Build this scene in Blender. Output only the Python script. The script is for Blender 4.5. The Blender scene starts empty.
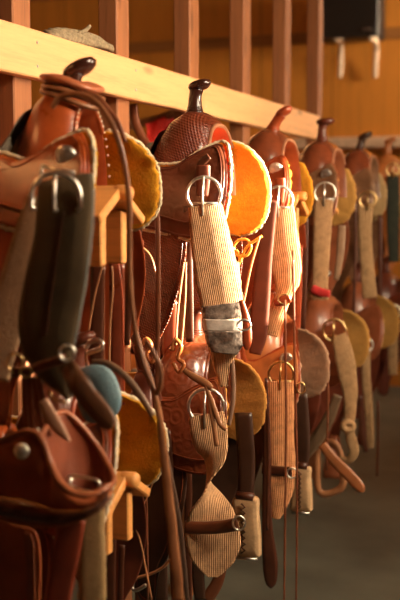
import bpy, math, random
from mathutils import Vector, Matrix, noise
random.seed(7)
PI = math.pi
col = bpy.context.scene.collection
# ------------------------------------------------------------------ camera
F = 1050.0
CAM = Vector((0, 0, 1.5))
TH = math.atan(400 / F); PH = math.atan(105 / math.hypot(F, 400))
D = Vector((-math.sin(TH) * math.cos(PH), math.cos(TH) * math.cos(PH), -math.sin(PH)))
RT = D.cross(Vector((0, 0, 1))).normalized(); UP = RT.cross(D)
cd = bpy.data.cameras.new('camera'); cam = bpy.data.objects.new('camera', cd); col.objects.link(cam)
cam.matrix_world = Matrix.Translation(CAM) @ Matrix((RT, UP, -D)).transposed().to_4x4()
cd.sensor_fit = 'VERTICAL'; cd.sensor_height = 36; cd.lens = F / 600 * 36
cd.dof.use_dof = True; cd.dof.focus_distance = 2.75; cd.dof.aperture_fstop = 2.8
cd.clip_start = .05
bpy.context.scene.camera = cam

def W(px, py, Y):                       # survey: where a line of sight meets the upright plane y = Y
    v = D * F + RT * (px - 200) + UP * (300 - py)
    return CAM + v * (Y / v.y)
def WX(px, py, X):
    v = D * F + RT * (px - 200) + UP * (300 - py)
    return CAM + v * (X / v.x)
def pxm(p):                              # pixels per metre at a place
    return F / ((Vector(p) - CAM).dot(D))

# ------------------------------------------------------------------ materials
MATS = {}
def nodes(name):
    m = bpy.data.materials.new(name); m.use_nodes = True
    nt = m.node_tree; b = nt.nodes['Principled BSDF']
    return m, nt, b
def coords(nt, scale=(1, 1, 1), uv=False):
    t = nt.nodes.new('ShaderNodeTexCoord'); mp = nt.nodes.new('ShaderNodeMapping')
    mp.inputs['Scale'].default_value = scale
    nt.links.new(t.outputs['UV' if uv else 'Object'], mp.inputs['Vector'])
    return mp.outputs['Vector']
def tex_noise(nt, vec, scale, detail=3, rough=.55):
    n = nt.nodes.new('ShaderNodeTexNoise'); n.inputs['Scale'].default_value = scale
    n.inputs['Detail'].default_value = detail; n.inputs['Roughness'].default_value = rough
    nt.links.new(vec, n.inputs['Vector']); return n.outputs['Fac']
def ramp(nt, fac, stops):
    r = nt.nodes.new('ShaderNodeValToRGB'); e = r.color_ramp.elements
    e[0].position, e[0].color = stops[0][0], (*stops[0][1], 1)
    e[1].position, e[1].color = stops[-1][0], (*stops[-1][1], 1)
    for p, c in stops[1:-1]:
        k = e.new(p); k.color = (*c, 1)
    nt.links.new(fac, r.inputs['Fac']); return r.outputs['Color']
def math_(nt, op, a, b=None, c=None):
    n = nt.nodes.new('ShaderNodeMath'); n.operation = op
    for i, v in enumerate((a, b, c)):
        if v is None: continue
        if isinstance(v, (int, float)): n.inputs[i].default_value = v
        else: nt.links.new(v, n.inputs[i])
    return n.outputs[0]
def bump(nt, b, h, strength=.5, dist=.002):
    n = nt.nodes.new('ShaderNodeBump'); n.inputs['Strength'].default_value = strength
    n.inputs['Distance'].default_value = dist
    nt.links.new(h, n.inputs['Height']); nt.links.new(n.outputs['Normal'], b.inputs['Normal'])
def sc(c, k): return tuple(min(1, x * k) for x in c)

def leather(name, c, rough=.35, tool=None, coat=.35, ts=1.0):
    if name in MATS: return MATS[name]
    c = (c[0], c[1] * .84, c[2] * .68); coat *= .75
    m, nt, b = nodes(name); v = coords(nt); b.inputs['Specular IOR Level'].default_value = .3
    n1 = tex_noise(nt, v, 14, 5); colr = ramp(nt, n1, [(.25, sc(c, .6)), (.5, c), (.75, sc(c, 1.35))])
    h = tex_noise(nt, v, 450, 2)
    if tool == 'basket':
        sx = nt.nodes.new('ShaderNodeSeparateXYZ'); nt.links.new(v, sx.inputs[0])
        u = math_(nt, 'ADD', sx.outputs['X'], sx.outputs['Z']); w = math_(nt, 'SUBTRACT', sx.outputs['X'], sx.outputs['Z'])
        a = math_(nt, 'SINE', math_(nt, 'MULTIPLY', u, 620 * ts)); bb = math_(nt, 'SINE', math_(nt, 'MULTIPLY', w, 300 * ts))
        t = math_(nt, 'MULTIPLY', a, bb)
        h = math_(nt, 'ADD', math_(nt, 'MULTIPLY', h, .2), t); dist = .0016
    elif tool == 'floral':
        vo = nt.nodes.new('ShaderNodeTexVoronoi'); vo.inputs['Scale'].default_value = 26 * ts
        nt.links.new(v, vo.inputs['Vector'])
        r1 = math_(nt, 'MULTIPLY', math_(nt, 'SINE', math_(nt, 'MULTIPLY', vo.outputs['Distance'], 16)), .4)
        n2 = tex_noise(nt, v, 60 * ts, 3)
        h = math_(nt, 'ADD', math_(nt, 'MULTIPLY', h, .2), math_(nt, 'ADD', r1, n2)); dist = .0018
    else: dist = .0005
    if tool:
        mx = nt.nodes.new('ShaderNodeMix'); mx.data_type = 'RGBA'; mx.blend_type = 'MULTIPLY'
        mx.inputs['Factor'].default_value = .55
        nt.links.new(colr, mx.inputs['A'])
        nt.links.new(ramp(nt, math_(nt, 'MULTIPLY_ADD', h, .4, .5), [(.1, (.35, .3, .28)), (.6, (1, 1, 1))]), mx.inputs['B'])
        colr = mx.outputs['Result']
    nt.links.new(colr, b.inputs['Base Color'])
    nt.links.new(ramp(nt, n1, [(.3, (rough * .8,) * 3), (.7, (min(1, rough * 1.3),) * 3)]), b.inputs['Roughness'])
    b.inputs['Coat Weight'].default_value = coat; b.inputs['Coat Roughness'].default_value = .16
    bump(nt, b, h, .8, dist)
    MATS[name] = m; return m
def suede(name, c, rough=.95, fuzz=180, tr=0.0, amp=.003):
    if name in MATS: return MATS[name]
    m, nt, b = nodes(name); v = coords(nt)
    n1 = tex_noise(nt, v, 18, 5, .65); n2 = tex_noise(nt, v, fuzz, 4, .7)
    f = math_(nt, 'ADD', math_(nt, 'MULTIPLY', n1, .6), math_(nt, 'MULTIPLY', n2, .4))
    nt.links.new(ramp(nt, f, [(.3, sc(c, .6)), (.5, c), (.7, sc(c, 1.3))]), b.inputs['Base Color'])
    b.inputs['Roughness'].default_value = rough
    b.inputs['Sheen Weight'].default_value = .3; b.inputs['Sheen Tint'].default_value = (*sc(c, 1.6), 1)
    b.inputs['Specular IOR Level'].default_value = .15
    if tr:
        b.inputs['Subsurface Weight'].default_value = tr; b.inputs['Subsurface Radius'].default_value = (1, .5, .15)
        b.inputs['Subsurface Scale'].default_value = .02
    bump(nt, b, n2, .9, amp)
    MATS[name] = m; return m
def webbing(name, c, cords=900, tr=0):
    if name in MATS: return MATS[name]
    m, nt, b = nodes(name); v = coords(nt, uv=True)
    sx = nt.nodes.new('ShaderNodeSeparateXYZ'); nt.links.new(v, sx.inputs[0])
    ns = tex_noise(nt, coords(nt, (1, .12, 1), uv=True), 220, 3)
    w = math_(nt, 'SINE', math_(nt, 'ADD', math_(nt, 'MULTIPLY', sx.outputs['X'], cords), math_(nt, 'MULTIPLY', ns, 2.5)))
    cr = math_(nt, 'SINE', math_(nt, 'MULTIPLY', sx.outputs['Y'], cords * .9))
    h = math_(nt, 'ADD', w, math_(nt, 'MULTIPLY', cr, .12))
    f = math_(nt, 'ADD', math_(nt, 'MULTIPLY', h, .05), tex_noise(nt, v, 30, 5, .7))
    nt.links.new(ramp(nt, f, [(.25, sc(c, .5)), (.5, c), (.8, sc(c, 1.25))]), b.inputs['Base Color'])
    b.inputs['Roughness'].default_value = .9; b.inputs['Specular IOR Level'].default_value = .2
    bump(nt, b, h, .8, .0016)
    MATS[name] = m; return m
def metal(name, c, rough=.25):
    if name in MATS: return MATS[name]
    m, nt, b = nodes(name); v = coords(nt)
    n = tex_noise(nt, v, 60, 3)
    nt.links.new(ramp(nt, n, [(.3, sc(c, .6)), (.65, c)]), b.inputs['Base Color'])
    b.inputs['Metallic'].default_value = 1; b.inputs['Roughness'].default_value = rough
    bump(nt, b, tex_noise(nt, v, 150, 2), .3, .0006)
    MATS[name] = m; return m
def wood(name, c, axis='Y', rough=.6, contrast=1.0, seam=None, knots=True):
    if name in MATS: return MATS[name]
    m, nt, b = nodes(name)
    s = {'X': (.9, 14, 14), 'Y': (14, .9, 14), 'Z': (14, 14, .9)}[axis]
    v = coords(nt, s); v0 = coords(nt)
    n = tex_noise(nt, v, 2.2, 6, .6); n2 = tex_noise(nt, coords(nt, tuple(k * 5 for k in s)), 3, 3)
    f = math_(nt, 'ADD', math_(nt, 'MULTIPLY', n, .7), math_(nt, 'MULTIPLY', n2, .3))
    lo, hi = 1 - .45 * contrast, 1 + .22 * contrast
    colr = ramp(nt, f, [(.3, sc(c, lo)), (.5, c), (.7, sc(c, hi))])
    if knots:
        vo = nt.nodes.new('ShaderNodeTexVoronoi'); vo.inputs['Scale'].default_value = 1
        k = {'X': (2.2, 9, 9), 'Y': (9, 2.6, 9), 'Z': (9, 9, 2.2)}[axis]
        nt.links.new(coords(nt, k), vo.inputs['Vector'])
        mx = nt.nodes.new('ShaderNodeMix'); mx.data_type = 'RGBA'
        nt.links.new(ramp(nt, vo.outputs['Distance'], [(.07, (.75,) * 3), (.16, (0, 0, 0))]), mx.inputs['Factor'])
        nt.links.new(colr, mx.inputs['A']); mx.inputs['B'].default_value = (*sc(c, .35), 1)
        colr = mx.outputs['Result']
    if seam:
        sx = nt.nodes.new('ShaderNodeSeparateXYZ'); nt.links.new(v0, sx.inputs[0])
        fr = math_(nt, 'FRACT', math_(nt, 'MULTIPLY', sx.outputs[seam[0]], 1 / seam[1]))
        g = math_(nt, 'LESS_THAN', fr, seam[2] / seam[1])
        mx = nt.nodes.new('ShaderNodeMix'); mx.data_type = 'RGBA'
        nt.links.new(math_(nt, 'MULTIPLY', g, .7), mx.inputs['Factor'])
        nt.links.new(colr, mx.inputs['A']); mx.inputs['B'].default_value = (*sc(c, .3), 1)
        colr = mx.outputs['Result']
    nt.links.new(colr, b.inputs['Base Color']); b.inputs['Roughness'].default_value = rough
    bump(nt, b, f, .4, .002)
    MATS[name] = m; return m
def plain(name, c, rough=.6, ns=30, amp=.001, var=.25):
    if name in MATS: return MATS[name]
    m, nt, b = nodes(name); v = coords(nt); n = tex_noise(nt, v, ns, 5)
    nt.links.new(ramp(nt, n, [(.3, sc(c, 1 - var)), (.7, sc(c, 1 + var))]), b.inputs['Base Color'])
    b.inputs['Roughness'].default_value = rough; bump(nt, b, n, .4, amp)
    MATS[name] = m; return m

# ------------------------------------------------------------------ objects
def tag(o, label=None, cat=None, group=None, kind=None):
    if label: o['label'] = label
    if cat: o['category'] = cat
    if group: o['group'] = group
    if kind: o['kind'] = kind
    return o
def thing(name, loc, label, cat, group=None):
    o = bpy.data.objects.new(name, None); col.objects.link(o); o.location = loc
    o.empty_display_size = .05
    return tag(o, label, cat, group)
def root_loc(p):
    l = Vector((0, 0, 0))
    while p is not None: l = l + p.location; p = p.parent
    return l
class MB:
    def __init__(s): s.v = []; s.f = []; s.uv = {}; s.flat = set()
    def add(s, vs, fs, flat=False, uvs=None):
        o = len(s.v); s.v += [Vector(v) for v in vs]
        for i, f in enumerate(fs):
            if flat: s.flat.add(len(s.f))
            s.f.append([o + k for k in f])
        if uvs:
            for i, u in enumerate(uvs): s.uv[o + i] = u
        return s
    def build(s, name, mat, parent=None, world=False, loc=None):
        me = bpy.data.meshes.new(name); off = Vector((0, 0, 0))
        o = bpy.data.objects.new(name, me)
        if parent is not None:
            o.parent = parent
            if world: off = root_loc(parent)
        elif loc is not None: o.location = loc; off = Vector(loc) if world else off
        elif world and s.v:
            c = sum(s.v, Vector()) / len(s.v); o.location = c; off = c
        me.from_pydata([v - off for v in s.v], [], s.f)
        me.polygons.foreach_set('use_smooth', [i not in s.flat for i in range(len(s.f))])
        uvl = me.uv_layers.new(name='UVMap')
        for lp in me.loops: uvl.data[lp.index].uv = s.uv.get(lp.vertex_index, (0, 0))
        me.validate(); me.update()
        me.materials.append(mat); col.objects.link(o); return o
    def box(s, a, b, bev=.003):
        x0, y0, z0 = a; x1, y1, z1 = b
        # chamfered box
        e = min(bev, (x1 - x0) * .3, (y1 - y0) * .3, (z1 - z0) * .3); vs = []; idx = {}
        for ix, x in ((0, x0), (1, x1)):
            for iy, y in ((0, y0), (1, y1)):
                for iz, z in ((0, z0), (1, z1)):
                    sx, sy, sz = (1 - 2 * ix), (1 - 2 * iy), (1 - 2 * iz)
                    for ax, p in ((0, (x, y + sy * e, z + sz * e)), (1, (x + sx * e, y, z + sz * e)), (2, (x + sx * e, y + sy * e, z))):
                        idx[ix, iy, iz, ax] = len(vs); vs.append(p)
        fs = []
        for i in (0, 1):
            q = [(0, 0), (0, 1), (1, 1), (1, 0)]
            fx = [idx[i, a_, b_, 0] for a_, b_ in q]; fy = [idx[a_, i, b_, 1] for a_, b_ in q]; fz = [idx[a_, b_, i, 2] for a_, b_ in q]
            fs += [fx[::-1] if i == 0 else fx, fy if i == 0 else fy[::-1], fz[::-1] if i == 0 else fz]
            fs[-3] = fs[-3][::-1] if False else fs[-3]
        for a_ in (0, 1):
            for b_ in (0, 1):
                fs.append([idx[0, a_, b_, 1], idx[1, a_, b_, 1], idx[1, a_, b_, 2], idx[0, a_, b_, 2]])
                fs.append([idx[a_, 0, b_, 0], idx[a_, 1, b_, 0], idx[a_, 1, b_, 2], idx[a_, 0, b_, 2]])
                fs.append([idx[a_, b_, 0, 0], idx[a_, b_, 1, 0], idx[a_, b_, 1, 1], idx[a_, b_, 0, 1]])
        for a_ in (0, 1):
            for b_ in (0, 1):
                for c_ in (0, 1): fs.append([idx[a_, b_, c_, 0], idx[a_, b_, c_, 1], idx[a_, b_, c_, 2]])
        c = Vector(((x0 + x1) / 2, (y0 + y1) / 2, (z0 + z1) / 2)); V = [Vector(v) for v in vs]
        g = []
        for f in fs:
            n = (V[f[1]] - V[f[0]]).cross(V[f[2]] - V[f[0]]); m = sum((V[k] for k in f), Vector()) / len(f) - c
            g.append(f if n.dot(m) > 0 else f[::-1])
        s.add(vs, g, flat=True); return s
    def xf(s, M):
        s.v = [M @ v for v in s.v]; return s

def crom(pts, n, closed=False):
    P = [Vector(p) if not isinstance(p, Vector) else p for p in pts]; N = len(P); out = []
    segs = N if closed else N - 1
    for i in range(segs):
        if closed: a, b, c, d = P[i - 1], P[i], P[(i + 1) % N], P[(i + 2) % N]
        else: a, b, c, d = P[max(i - 1, 0)], P[i], P[i + 1], P[min(i + 2, N - 1)]
        for k in range(n):
            t = k / n
            out.append(.5 * ((2 * b) + (c - a) * t + (2 * a - 5 * b + 4 * c - d) * t * t + (3 * b - a - 3 * c + d) * t ** 3))
    if not closed: out.append(P[-1].copy())
    return out
def tube(pts, r, seg=8, closed=False, rfun=None, mb=None, flat=1.0):
    mb = mb or MB(); n = len(pts); vs = []; fs = []; pn = None
    for i, p in enumerate(pts):
        a = pts[i - 1] if (closed or i) else pts[0]; b = pts[(i + 1) % n] if (closed or i < n - 1) else pts[-1]
        t = (b - a).normalized()
        if pn is None:
            pn = t.cross(Vector((0, 1, 0)));
            if pn.length < .1: pn = t.cross(Vector((1, 0, 0)))
        pn = (pn - t * pn.dot(t)).normalized(); q = t.cross(pn)
        rr = r * (rfun(i / max(1, n - 1)) if rfun else 1)
        for k in range(seg):
            an = 2 * PI * k / seg; vs.append(p + pn * math.cos(an) * rr + q * math.sin(an) * rr * flat)
    for i in range(n if closed else n - 1):
        j = (i + 1) % n
        for k in range(seg):
            l = (k + 1) % seg; fs.append([i * seg + k, i * seg + l, j * seg + l, j * seg + k])
    if not closed:
        fs.append(list(range(seg))[::-1]); fs.append([(n - 1) * seg + k for k in range(seg)])
    mb.add(vs, fs); return mb
def ribbon(pts, th=.003, n=6, cols=6, face=Vector((.15, -1, 0)), camber=.0, rough=0, mb=None, tip=None, seed=0):
    """pts: (Vector, width, twist)"""
    mb = mb or MB()
    P = crom([p[0] for p in pts], n); Wd = crom([Vector((p[1], p[2] if len(p) > 2 else 0, 0)) for p in pts], n)
    N = len(P); front = []; back = []; uvs = []; L = 0
    for i in range(N):
        t = (P[min(i + 1, N - 1)] - P[max(i - 1, 0)]).normalized()
        w = face.cross(t)
        if w.length < .05: w = Vector((1, 0, 0))
        w.normalize()
        w = Matrix.Rotation(Wd[i].y, 3, t) @ w; nn = t.cross(w).normalized()
        if nn.dot(face) < 0 and abs(Wd[i].y) < .01: nn = -nn; 
        if i: L += (P[i] - P[i - 1]).length
        wd = Wd[i].x
        if tip == 'round':
            e = (N - 1 - i) / max(1, N - 1) * (len(pts) - 1)
            if e < 1: wd *= math.sqrt(max(.02, 1 - (1 - e) ** 2.5))
        jl = 1 + rough * noise.noise(P[i] * 60 + Vector((seed, 0, 0))); jr = 1 + rough * noise.noise(P[i] * 60 + Vector((seed, 9, 5)))
        for k in range(cols + 1):
            u = k / cols * 2 - 1; ww = u * wd / 2 * (jl if u < 0 else jr)
            edge = math.sqrt(max(0, 1 - abs(u) ** 6)) * .5 + .5
            off = nn * (camber * (1 - u * u))
            front.append(P[i] + w * ww + off + nn * th / 2 * edge); back.append(P[i] + w * ww + off - nn * th / 2 * edge)
            uvs.append((ww, L))
    c1 = cols + 1; o = len(front); fs = []
    for i in range(N - 1):
        for k in range(cols):
            a, b, c, d = i * c1 + k, i * c1 + k + 1, (i + 1) * c1 + k + 1, (i + 1) * c1 + k
            fs.append([a, b, c, d]); fs.append([o + d, o + c, o + b, o + a])
        for k in (0, cols):
            a, d = i * c1 + k, (i + 1) * c1 + k
            q = [a, d, o + d, o + a]; fs.append(q if k == 0 else q[::-1])
    for i in (0, N - 1):
        for k in range(cols):
            a, b = i * c1 + k, i * c1 + k + 1; q = [a, o + a, o + b, b]; fs.append(q if i == 0 else q[::-1])
    mb.add(front + back, fs, uvs=uvs + uvs); return mb
def plate(outline, yf, th, sm=5, rings=7, mb=None, dome=0.0, jit=0, out=-1, edge=.5):
    """outline (x,z) closed; sheet at y = yf(x,z) thick th towards the side out"""
    mb = mb or MB(); O = crom([Vector((a, 0, b)) for a, b in outline], sm, True); n = len(O)
    c = sum(O, Vector()) / n; A = []; B = []
    for r in range(rings + 1):
        s = [0, .25, .5, .7, .84, .93, .98, 1.0][r] if rings == 7 else r / rings
        for i, p in enumerate(O):
            q = c + (p - c) * s
            if jit:
                k = jit * s ** 8; q = q + (p - c).normalized() * k * noise.noise(p * 90)
            y = yf(q.x, q.z)
            t = th * (1 if s < .93 else (.85 if s < .99 else edge))
            dd = dome * (1 - s ** 3) + (jit * .6 * noise.noise(q * 45) if jit else 0)
            A.append(Vector((q.x, y + out * (t / 2 + dd), q.z))); B.append(Vector((q.x, y - out * t / 2, q.z)))
    fs = []; o = len(A)
    for r in range(rings):
        for i in range(n):
            j = (i + 1) % n; a, b, d, e = r * n + i, r * n + j, (r + 1) * n + j, (r + 1) * n + i
            if r == 0: fs.append([a, d, e]); fs.append([o + a, o + e, o + d])
            else: fs.append([a, b, d, e]); fs.append([o + e, o + d, o + b, o + a])
    for i in range(n):
        j = (i + 1) % n; fs.append([rings * n + i, rings * n + j, o + rings * n + j, o + rings * n + i])
    mb.add(A + B, fs); return mb
def outline_path(outline, yf, k=1.0, sm=6, off=0):
    O = crom([Vector((a, 0, b)) for a, b in outline], sm, True); c = sum(O, Vector()) / len(O)
    r = []
    for p in O:
        q = p + (c - p).normalized() * (1 - k) if k != 1 else p
        r.append(Vector((q.x, yf(q.x, q.z) + off, q.z)))
    return r
def beads(path, step, r, mb=None, squash=.5):
    mb = mb or MB(); acc = 0; last = path[0]
    for i in range(len(path)):
        a, b = path[i], path[(i + 1) % len(path)]; L = (b - a).length
        while acc < L:
            p = a.lerp(b, acc / L) if L > 0 else a; t = (b - a).normalized()
            m = [t * step * .33, -t * step * .33, Vector((0, -r, 0)), Vector((0, r, 0)), Vector((0, 0, 1)).cross(t) * 0 + t.cross(Vector((0, 1, 0))) * r, -(t.cross(Vector((0, 1, 0))) * r)]
            mb.add([p + q for q in m], [[0, 2, 4], [0, 4, 3], [0, 3, 5], [0, 5, 2], [1, 4, 2], [1, 3, 4], [1, 5, 3], [1, 2, 5]])
            acc += step
        acc -= L
    return mb
def lathe(prof, seg, M, mb=None):
    mb = mb or MB(); vs = []; fs = []
    for r, h in prof:
        for k in range(seg):
            a = 2 * PI * k / seg; vs.append(M @ Vector((r * math.cos(a), r * math.sin(a), h)))
    for i in range(len(prof) - 1):
        for k in range(seg):
            l = (k + 1) % seg; fs.append([i * seg + k, i * seg + l, (i + 1) * seg + l, (i + 1) * seg + k])
    fs.append(list(range(seg))[::-1]); fs.append([(len(prof) - 1) * seg + k for k in range(seg)])
    mb.add(vs, fs); return mb
def facing(p, n, spin=0):
    n = Vector(n).normalized(); q = n.to_track_quat('Z', 'Y')
    return Matrix.Translation(p) @ q.to_matrix().to_4x4() @ Matrix.Rotation(spin, 4, 'Z')
def ring_pts(c, n, rx, rz, seg=36, a0=0, a1=2 * PI):
    n = Vector(n).normalized(); u = Vector((0, 0, 1)).cross(n).normalized(); v = n.cross(u)
    closed = abs(a1 - a0 - 2 * PI) < 1e-6; k = seg if closed else seg + 1
    return [c + u * rx * math.cos(a0 + (a1 - a0) * i / seg) + v * rz * math.sin(a0 + (a1 - a0) * i / seg) for i in range(k)]

# ------------------------------------------------------------------ palette
STEEL = metal('steel', (.92, .86, .76), .36); BRASS = metal('brass', (.75, .5, .22), .3); DULL = metal('dull_steel', (.55, .5, .44), .35)
PINE = wood('pine', (.80, .41, .18), 'Y', .55, .55); PINEX = wood('pine_along', (.70, .30, .08), 'X', .55, .8)
STUD = wood('stud_wood', (.30, .105, .035), 'Z', .65, 1.0)
C_RED = (.27, .055, .018); C_DARK = (.11, .028, .015); C_TAN = (.42, .16, .05); C_CHEST = (.22, .055, .025)
DKL = leather('dark_leather', C_DARK, .4); MIDL = leather('mid_leather', (.20, .065, .03), .4); REDL = leather('red_leather', C_RED, .33)
BLKL = leather('near_black_leather', (.045, .022, .015), .4); TANL = leather('tan_leather', C_TAN, .45); 
STITCH = plain('stitch_thread', (.75, .6, .42), .8)
WOOLW = suede('cream_wool', (.72, .58, .40), .95, 260, .0)

def empty_yside(x, z, s=1.0):
    y = .145 + .30 * (.15 - z) + max(0, x - .05) * .12
    if z > .07: y -= ((z - .07) / .09) ** 2 * .035
    return y
def skirt_out(fx, zt, zb, rx=.05, inset=0):
    cz, rz, cx = (zt + zb) / 2, (zt - zb) / 2 - inset, fx - rx
    p = [(-.53, .08), (-.34, .085), (-.16, .09), (-.05, .092), (fx - .155, zt - .055 - inset), (fx - .105 + inset, zt - .025 - inset)]
    for a in (90, 60, 30, 0, -30, -60, -90): p.append((cx + (rx - inset) * math.cos(math.radians(a)), cz + rz * math.sin(math.radians(a))))
    return p + [(fx - .11, zb + .002 + inset), (fx - .17, zb + .015 + inset), (-.10, zb + .03 + inset), (-.28, zb + .01 + inset), (-.44, zb - .0 + inset), (-.53, -.07), (-.56, .0)]
def saddle(loc, label, lm, seatm, jm, fleece, horn_m, opt=None, group=None):
    o = dict(fx=.19, zt=.148, zb=-.09, wf=1.0, bxs=1.0, fxf=None, farfender=True, fxs=1.0, xo=0, jin=.006, fh=1.38, hx=.028, horn_tilt=.35, horn_h=1.0, cap=.8, swell=1.0, concho=STEEL, stitch=False, rim=lm, fender=lm, stirrup=True, inner=lm, edge=WOOLW, fleece2=None, detail=True, neck=.0185, lean=.0)
    o.update(opt or {})
    T = thing('western_saddle', loc, label, 'saddle', 'western saddles on the %s row of racks' % ('upper' if loc[2] > 1.2 else 'lower'))
    ny = lambda d: (lambda x, z: -(empty_yside(x, z) + d)); fy = lambda d: (lambda x, z: empty_yside(x, z) + d)
    fxf = o['fxf'] or o['fx'] - .005; skf = skirt_out(fxf, o['zt'] + .014, o['zb'], .092); bigf = [(a + (.006 if a > 0 else -.006), b + (.006 if b > 0 else -.006)) for a, b in skf]
    sk = skirt_out(o['fx'], o['zt'], o['zb']); JOCK = skirt_out(o['fx'], o['zt'], o['zb'] + .03, inset=o['jin']); big = [(a * 1.0 + (.006 if a > 0 else -.006), b + (.006 if b > 0 else -.006)) for a, b in sk]
    q = plate(sk, ny(.0), .006).build('skirt', lm, T)
    plate(skf, fy(.0), .006, out=1).build('skirt', lm, T)
    f1 = plate(big if o['edge'] else [(a * .985, b * .96) for a, b in sk], ny(-.014), .018, jit=.006, out=1, sm=9).build('fleece_lining', fleece, T)
    f2 = plate(bigf, fy(-.014), .018, jit=.006, out=-1, sm=9).build('fleece_lining', o['fleece2'] or fleece, T)
    if o['edge']:
        for yf, p, bg_ in ((ny(-.006), f1, big), (fy(-.006), f2, bigf)):
            pth = outline_path(bg_, yf, 1.0, 14)
            pth = [p_ + Vector((noise.noise(p_ * 160), noise.noise(p_ * 160 + Vector((5, 0, 0))), noise.noise(p_ * 160 + Vector((0, 7, 0))))) * .0035 for p_ in pth]
            tube(pth, .0045, 6, True).build('wool_edge', o['edge'], p)
    # front / seat jockeys
    for sgn, yf in ((-1, ny(.009)), (1, fy(.009))):
        j = plate(JOCK if sgn < 0 else [(a - .012 if a > 0 else a, b) for a, b in skirt_out(fxf, o['zt'] + .006, o['zb'] + .03, .088)], yf, .006, out=sgn).build('jockey', jm, T)
        if o['detail'] and sgn < 0:
            tube(outline_path(JOCK, ny(.013), .992, 6), .0018, 5, True).build('border_bead', lm, j)
            pth = outline_path(sk, ny(.004), .988, 6); tube(pth, .0016, 5, True).build('border_bead', lm, q)
    # fork
    st = [(-.066, .10, .045), (-.058, .128, .085), (-.042, .150, .118), (-.015, .162 * o['swell'], .148), (.02, .165 * o['swell'], .162), (.05, .155, .160), (.075, .138, .150), (.09, .120, .138),
          (.094, .110, .130), (.086, .103, .126), (.05, .095, .118), (-.04, .088, .10)]
    nv = 28; vs = []; fs = []
    for (x, w, h) in st:
        for k in range(nv + 1):
            a = PI * k / nv; c, s_ = math.cos(a), math.sin(a)
            y = -w * o['wf'] * math.copysign(abs(c) ** .75, c); z = .018 + h * o['fh'] * abs(s_) ** .72
            xx = x + (.018 if x > .03 else 0) * (1 - s_) * .6 - .01 * (1 - s_) * (x < 0)
            vs.append((xx * (o['fxs'] if xx > 0 else o['bxs']) + o['xo'], y, z))
    c1 = nv + 1
    def loft(i0, i1):
        m = MB(); f_ = []
        for i in range(i0, i1):
            for k in range(nv): f_.append([i * c1 + k, (i + 1) * c1 + k, (i + 1) * c1 + k + 1, i * c1 + k + 1])
        used = sorted({k for f in f_ for k in f}); mp = {u: i for i, u in enumerate(used)}
        m.add([vs[u] for u in used], [[mp[k] for k in f] for f in f_]); return m
    fork = loft(0, 8).build('fork', o.get('forkm', jm), T)
    loft(8, 11).build('gullet', o['inner'], T)
    rim = [Vector(vs[7 * c1 + k]).lerp(Vector(vs[8 * c1 + k]), .5) for k in range(1, c1 - 6)]
    tube(rim, .0062, 8).build('gullet_rim', o['rim'], fork)
    if o['stitch']:
        inner = [Vector(vs[7 * c1 + k]) + Vector((-.006, 0, .0)) + Vector((0, -vs[7 * c1 + k][1] * -.02, .004)) for k in range(c1)]
        m = MB()
        for k in range(1, c1 - 1):
            for t in (0,):
                p = inner[k]
                d_ = (Vector(vs[8 * c1 + k]) - p) * .5
                lathe([(.0005, 0), (.0024, .001), (.0024, .003), (.0005, .004)], 6, facing(p + Vector((.012, -.003, -.006)), (1, -1, .0)), m)
        so_ = m.build('stitching', STITCH, fork); so_['kind'] = 'stuff'
    # horn
    H = .078 * o['horn_h']; hx = o['hx']; HZ = .018 + .16 * o['fh'] - .013; tl = o['horn_tilt']; ln = o['lean']
    neck = crom([Vector((hx - .004, 0, HZ)), Vector((hx + ln * .3, 0, HZ + H * .35)), Vector((hx + .001 + ln * .7, 0, HZ + H * .7)), Vector((hx + .005 + ln, 0, HZ + H * .98))], 5)
    horn = tube(neck, o['neck'], 16, rfun=lambda t: 1.35 - 1.1 * t + .75 * t * t if t < .8 else 1.35 - .88 + .48 + (t - .8) * .6).build('horn', horn_m, T)
    c = Vector((hx + .014 + ln, 0, HZ + H * 1.02 + .006))
    M = Matrix.Translation(c) @ Matrix.Rotation(-tl, 4, 'Y') @ Matrix.Diagonal((1.2 * o['cap'], 1.0 * o['cap'], 1, 1))
    lathe([(.004, -.013), (.022, -.012), (.031, -.006), (.034, .001), (.031, .008), (.022, .012), (.004, .0135)], 24, M).build('horn_cap', o.get('capm', horn_m), horn)
    m = MB()
    for k in range(4):
        h_ = HZ + .008 + k * .006 * o['horn_h']; m2 = tube(ring_pts(Vector((.001 + ln * .2, 0, h_)), (0, 0, 1), .025, .025, 20) if False else [Vector((hx + ln * .25 + math.cos(a) * o['neck'] * (1.2 - k * .08), math.sin(a) * o['neck'] * (1.2 - k * .08), h_)) for a in [2 * PI * i / 20 for i in range(20)]], .0036, 6, True, mb=m)
    m.build('horn_wrap', o.get('wrapm', horn_m), horn)
    # seat
    m = MB(); vs2 = []; fs2 = []; nx, nyy = 22, 16
    for i in range(nx + 1):
        t = i / nx; x = -.045 - .395 * t
        zc = .18 - .145 * math.sin(min(1, t * 2.4) * PI / 2) ** .9 + max(0, t - .5) ** 2 * .6
        hw = .13 + .035 * math.sin(t * PI)
        for j in range(nyy + 1):
            u = j / nyy * 2 - 1; z = zc + .015 * (1 - u * u) - abs(u) ** 3 * (.03 + .05 * max(0, .3 - t))
            vs2.append((x, u * hw, z))
    for i in range(nx):
        for j in range(nyy): a = i * (nyy + 1) + j; fs2.append([a, a + nyy + 1, a + nyy + 2, a + 1])
    n0 = len(vs2); low = [(x, y * .96, z - .03) for x, y, z in vs2]
    fs2 += [[k + n0 for k in f[::-1]] for f in fs2]
    for i in range(nx):
        for j in (0, nyy): a = i * (nyy + 1) + j; b = a + nyy + 1; fs2.append([a, b, b + n0, a + n0] if j == 0 else [b, a, a + n0, b + n0])
    m.add(vs2 + low, fs2); m.build('seat', seatm, T)
    # cantle
    m = MB(); vs3 = []; fs3 = []; nn = 24
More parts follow.
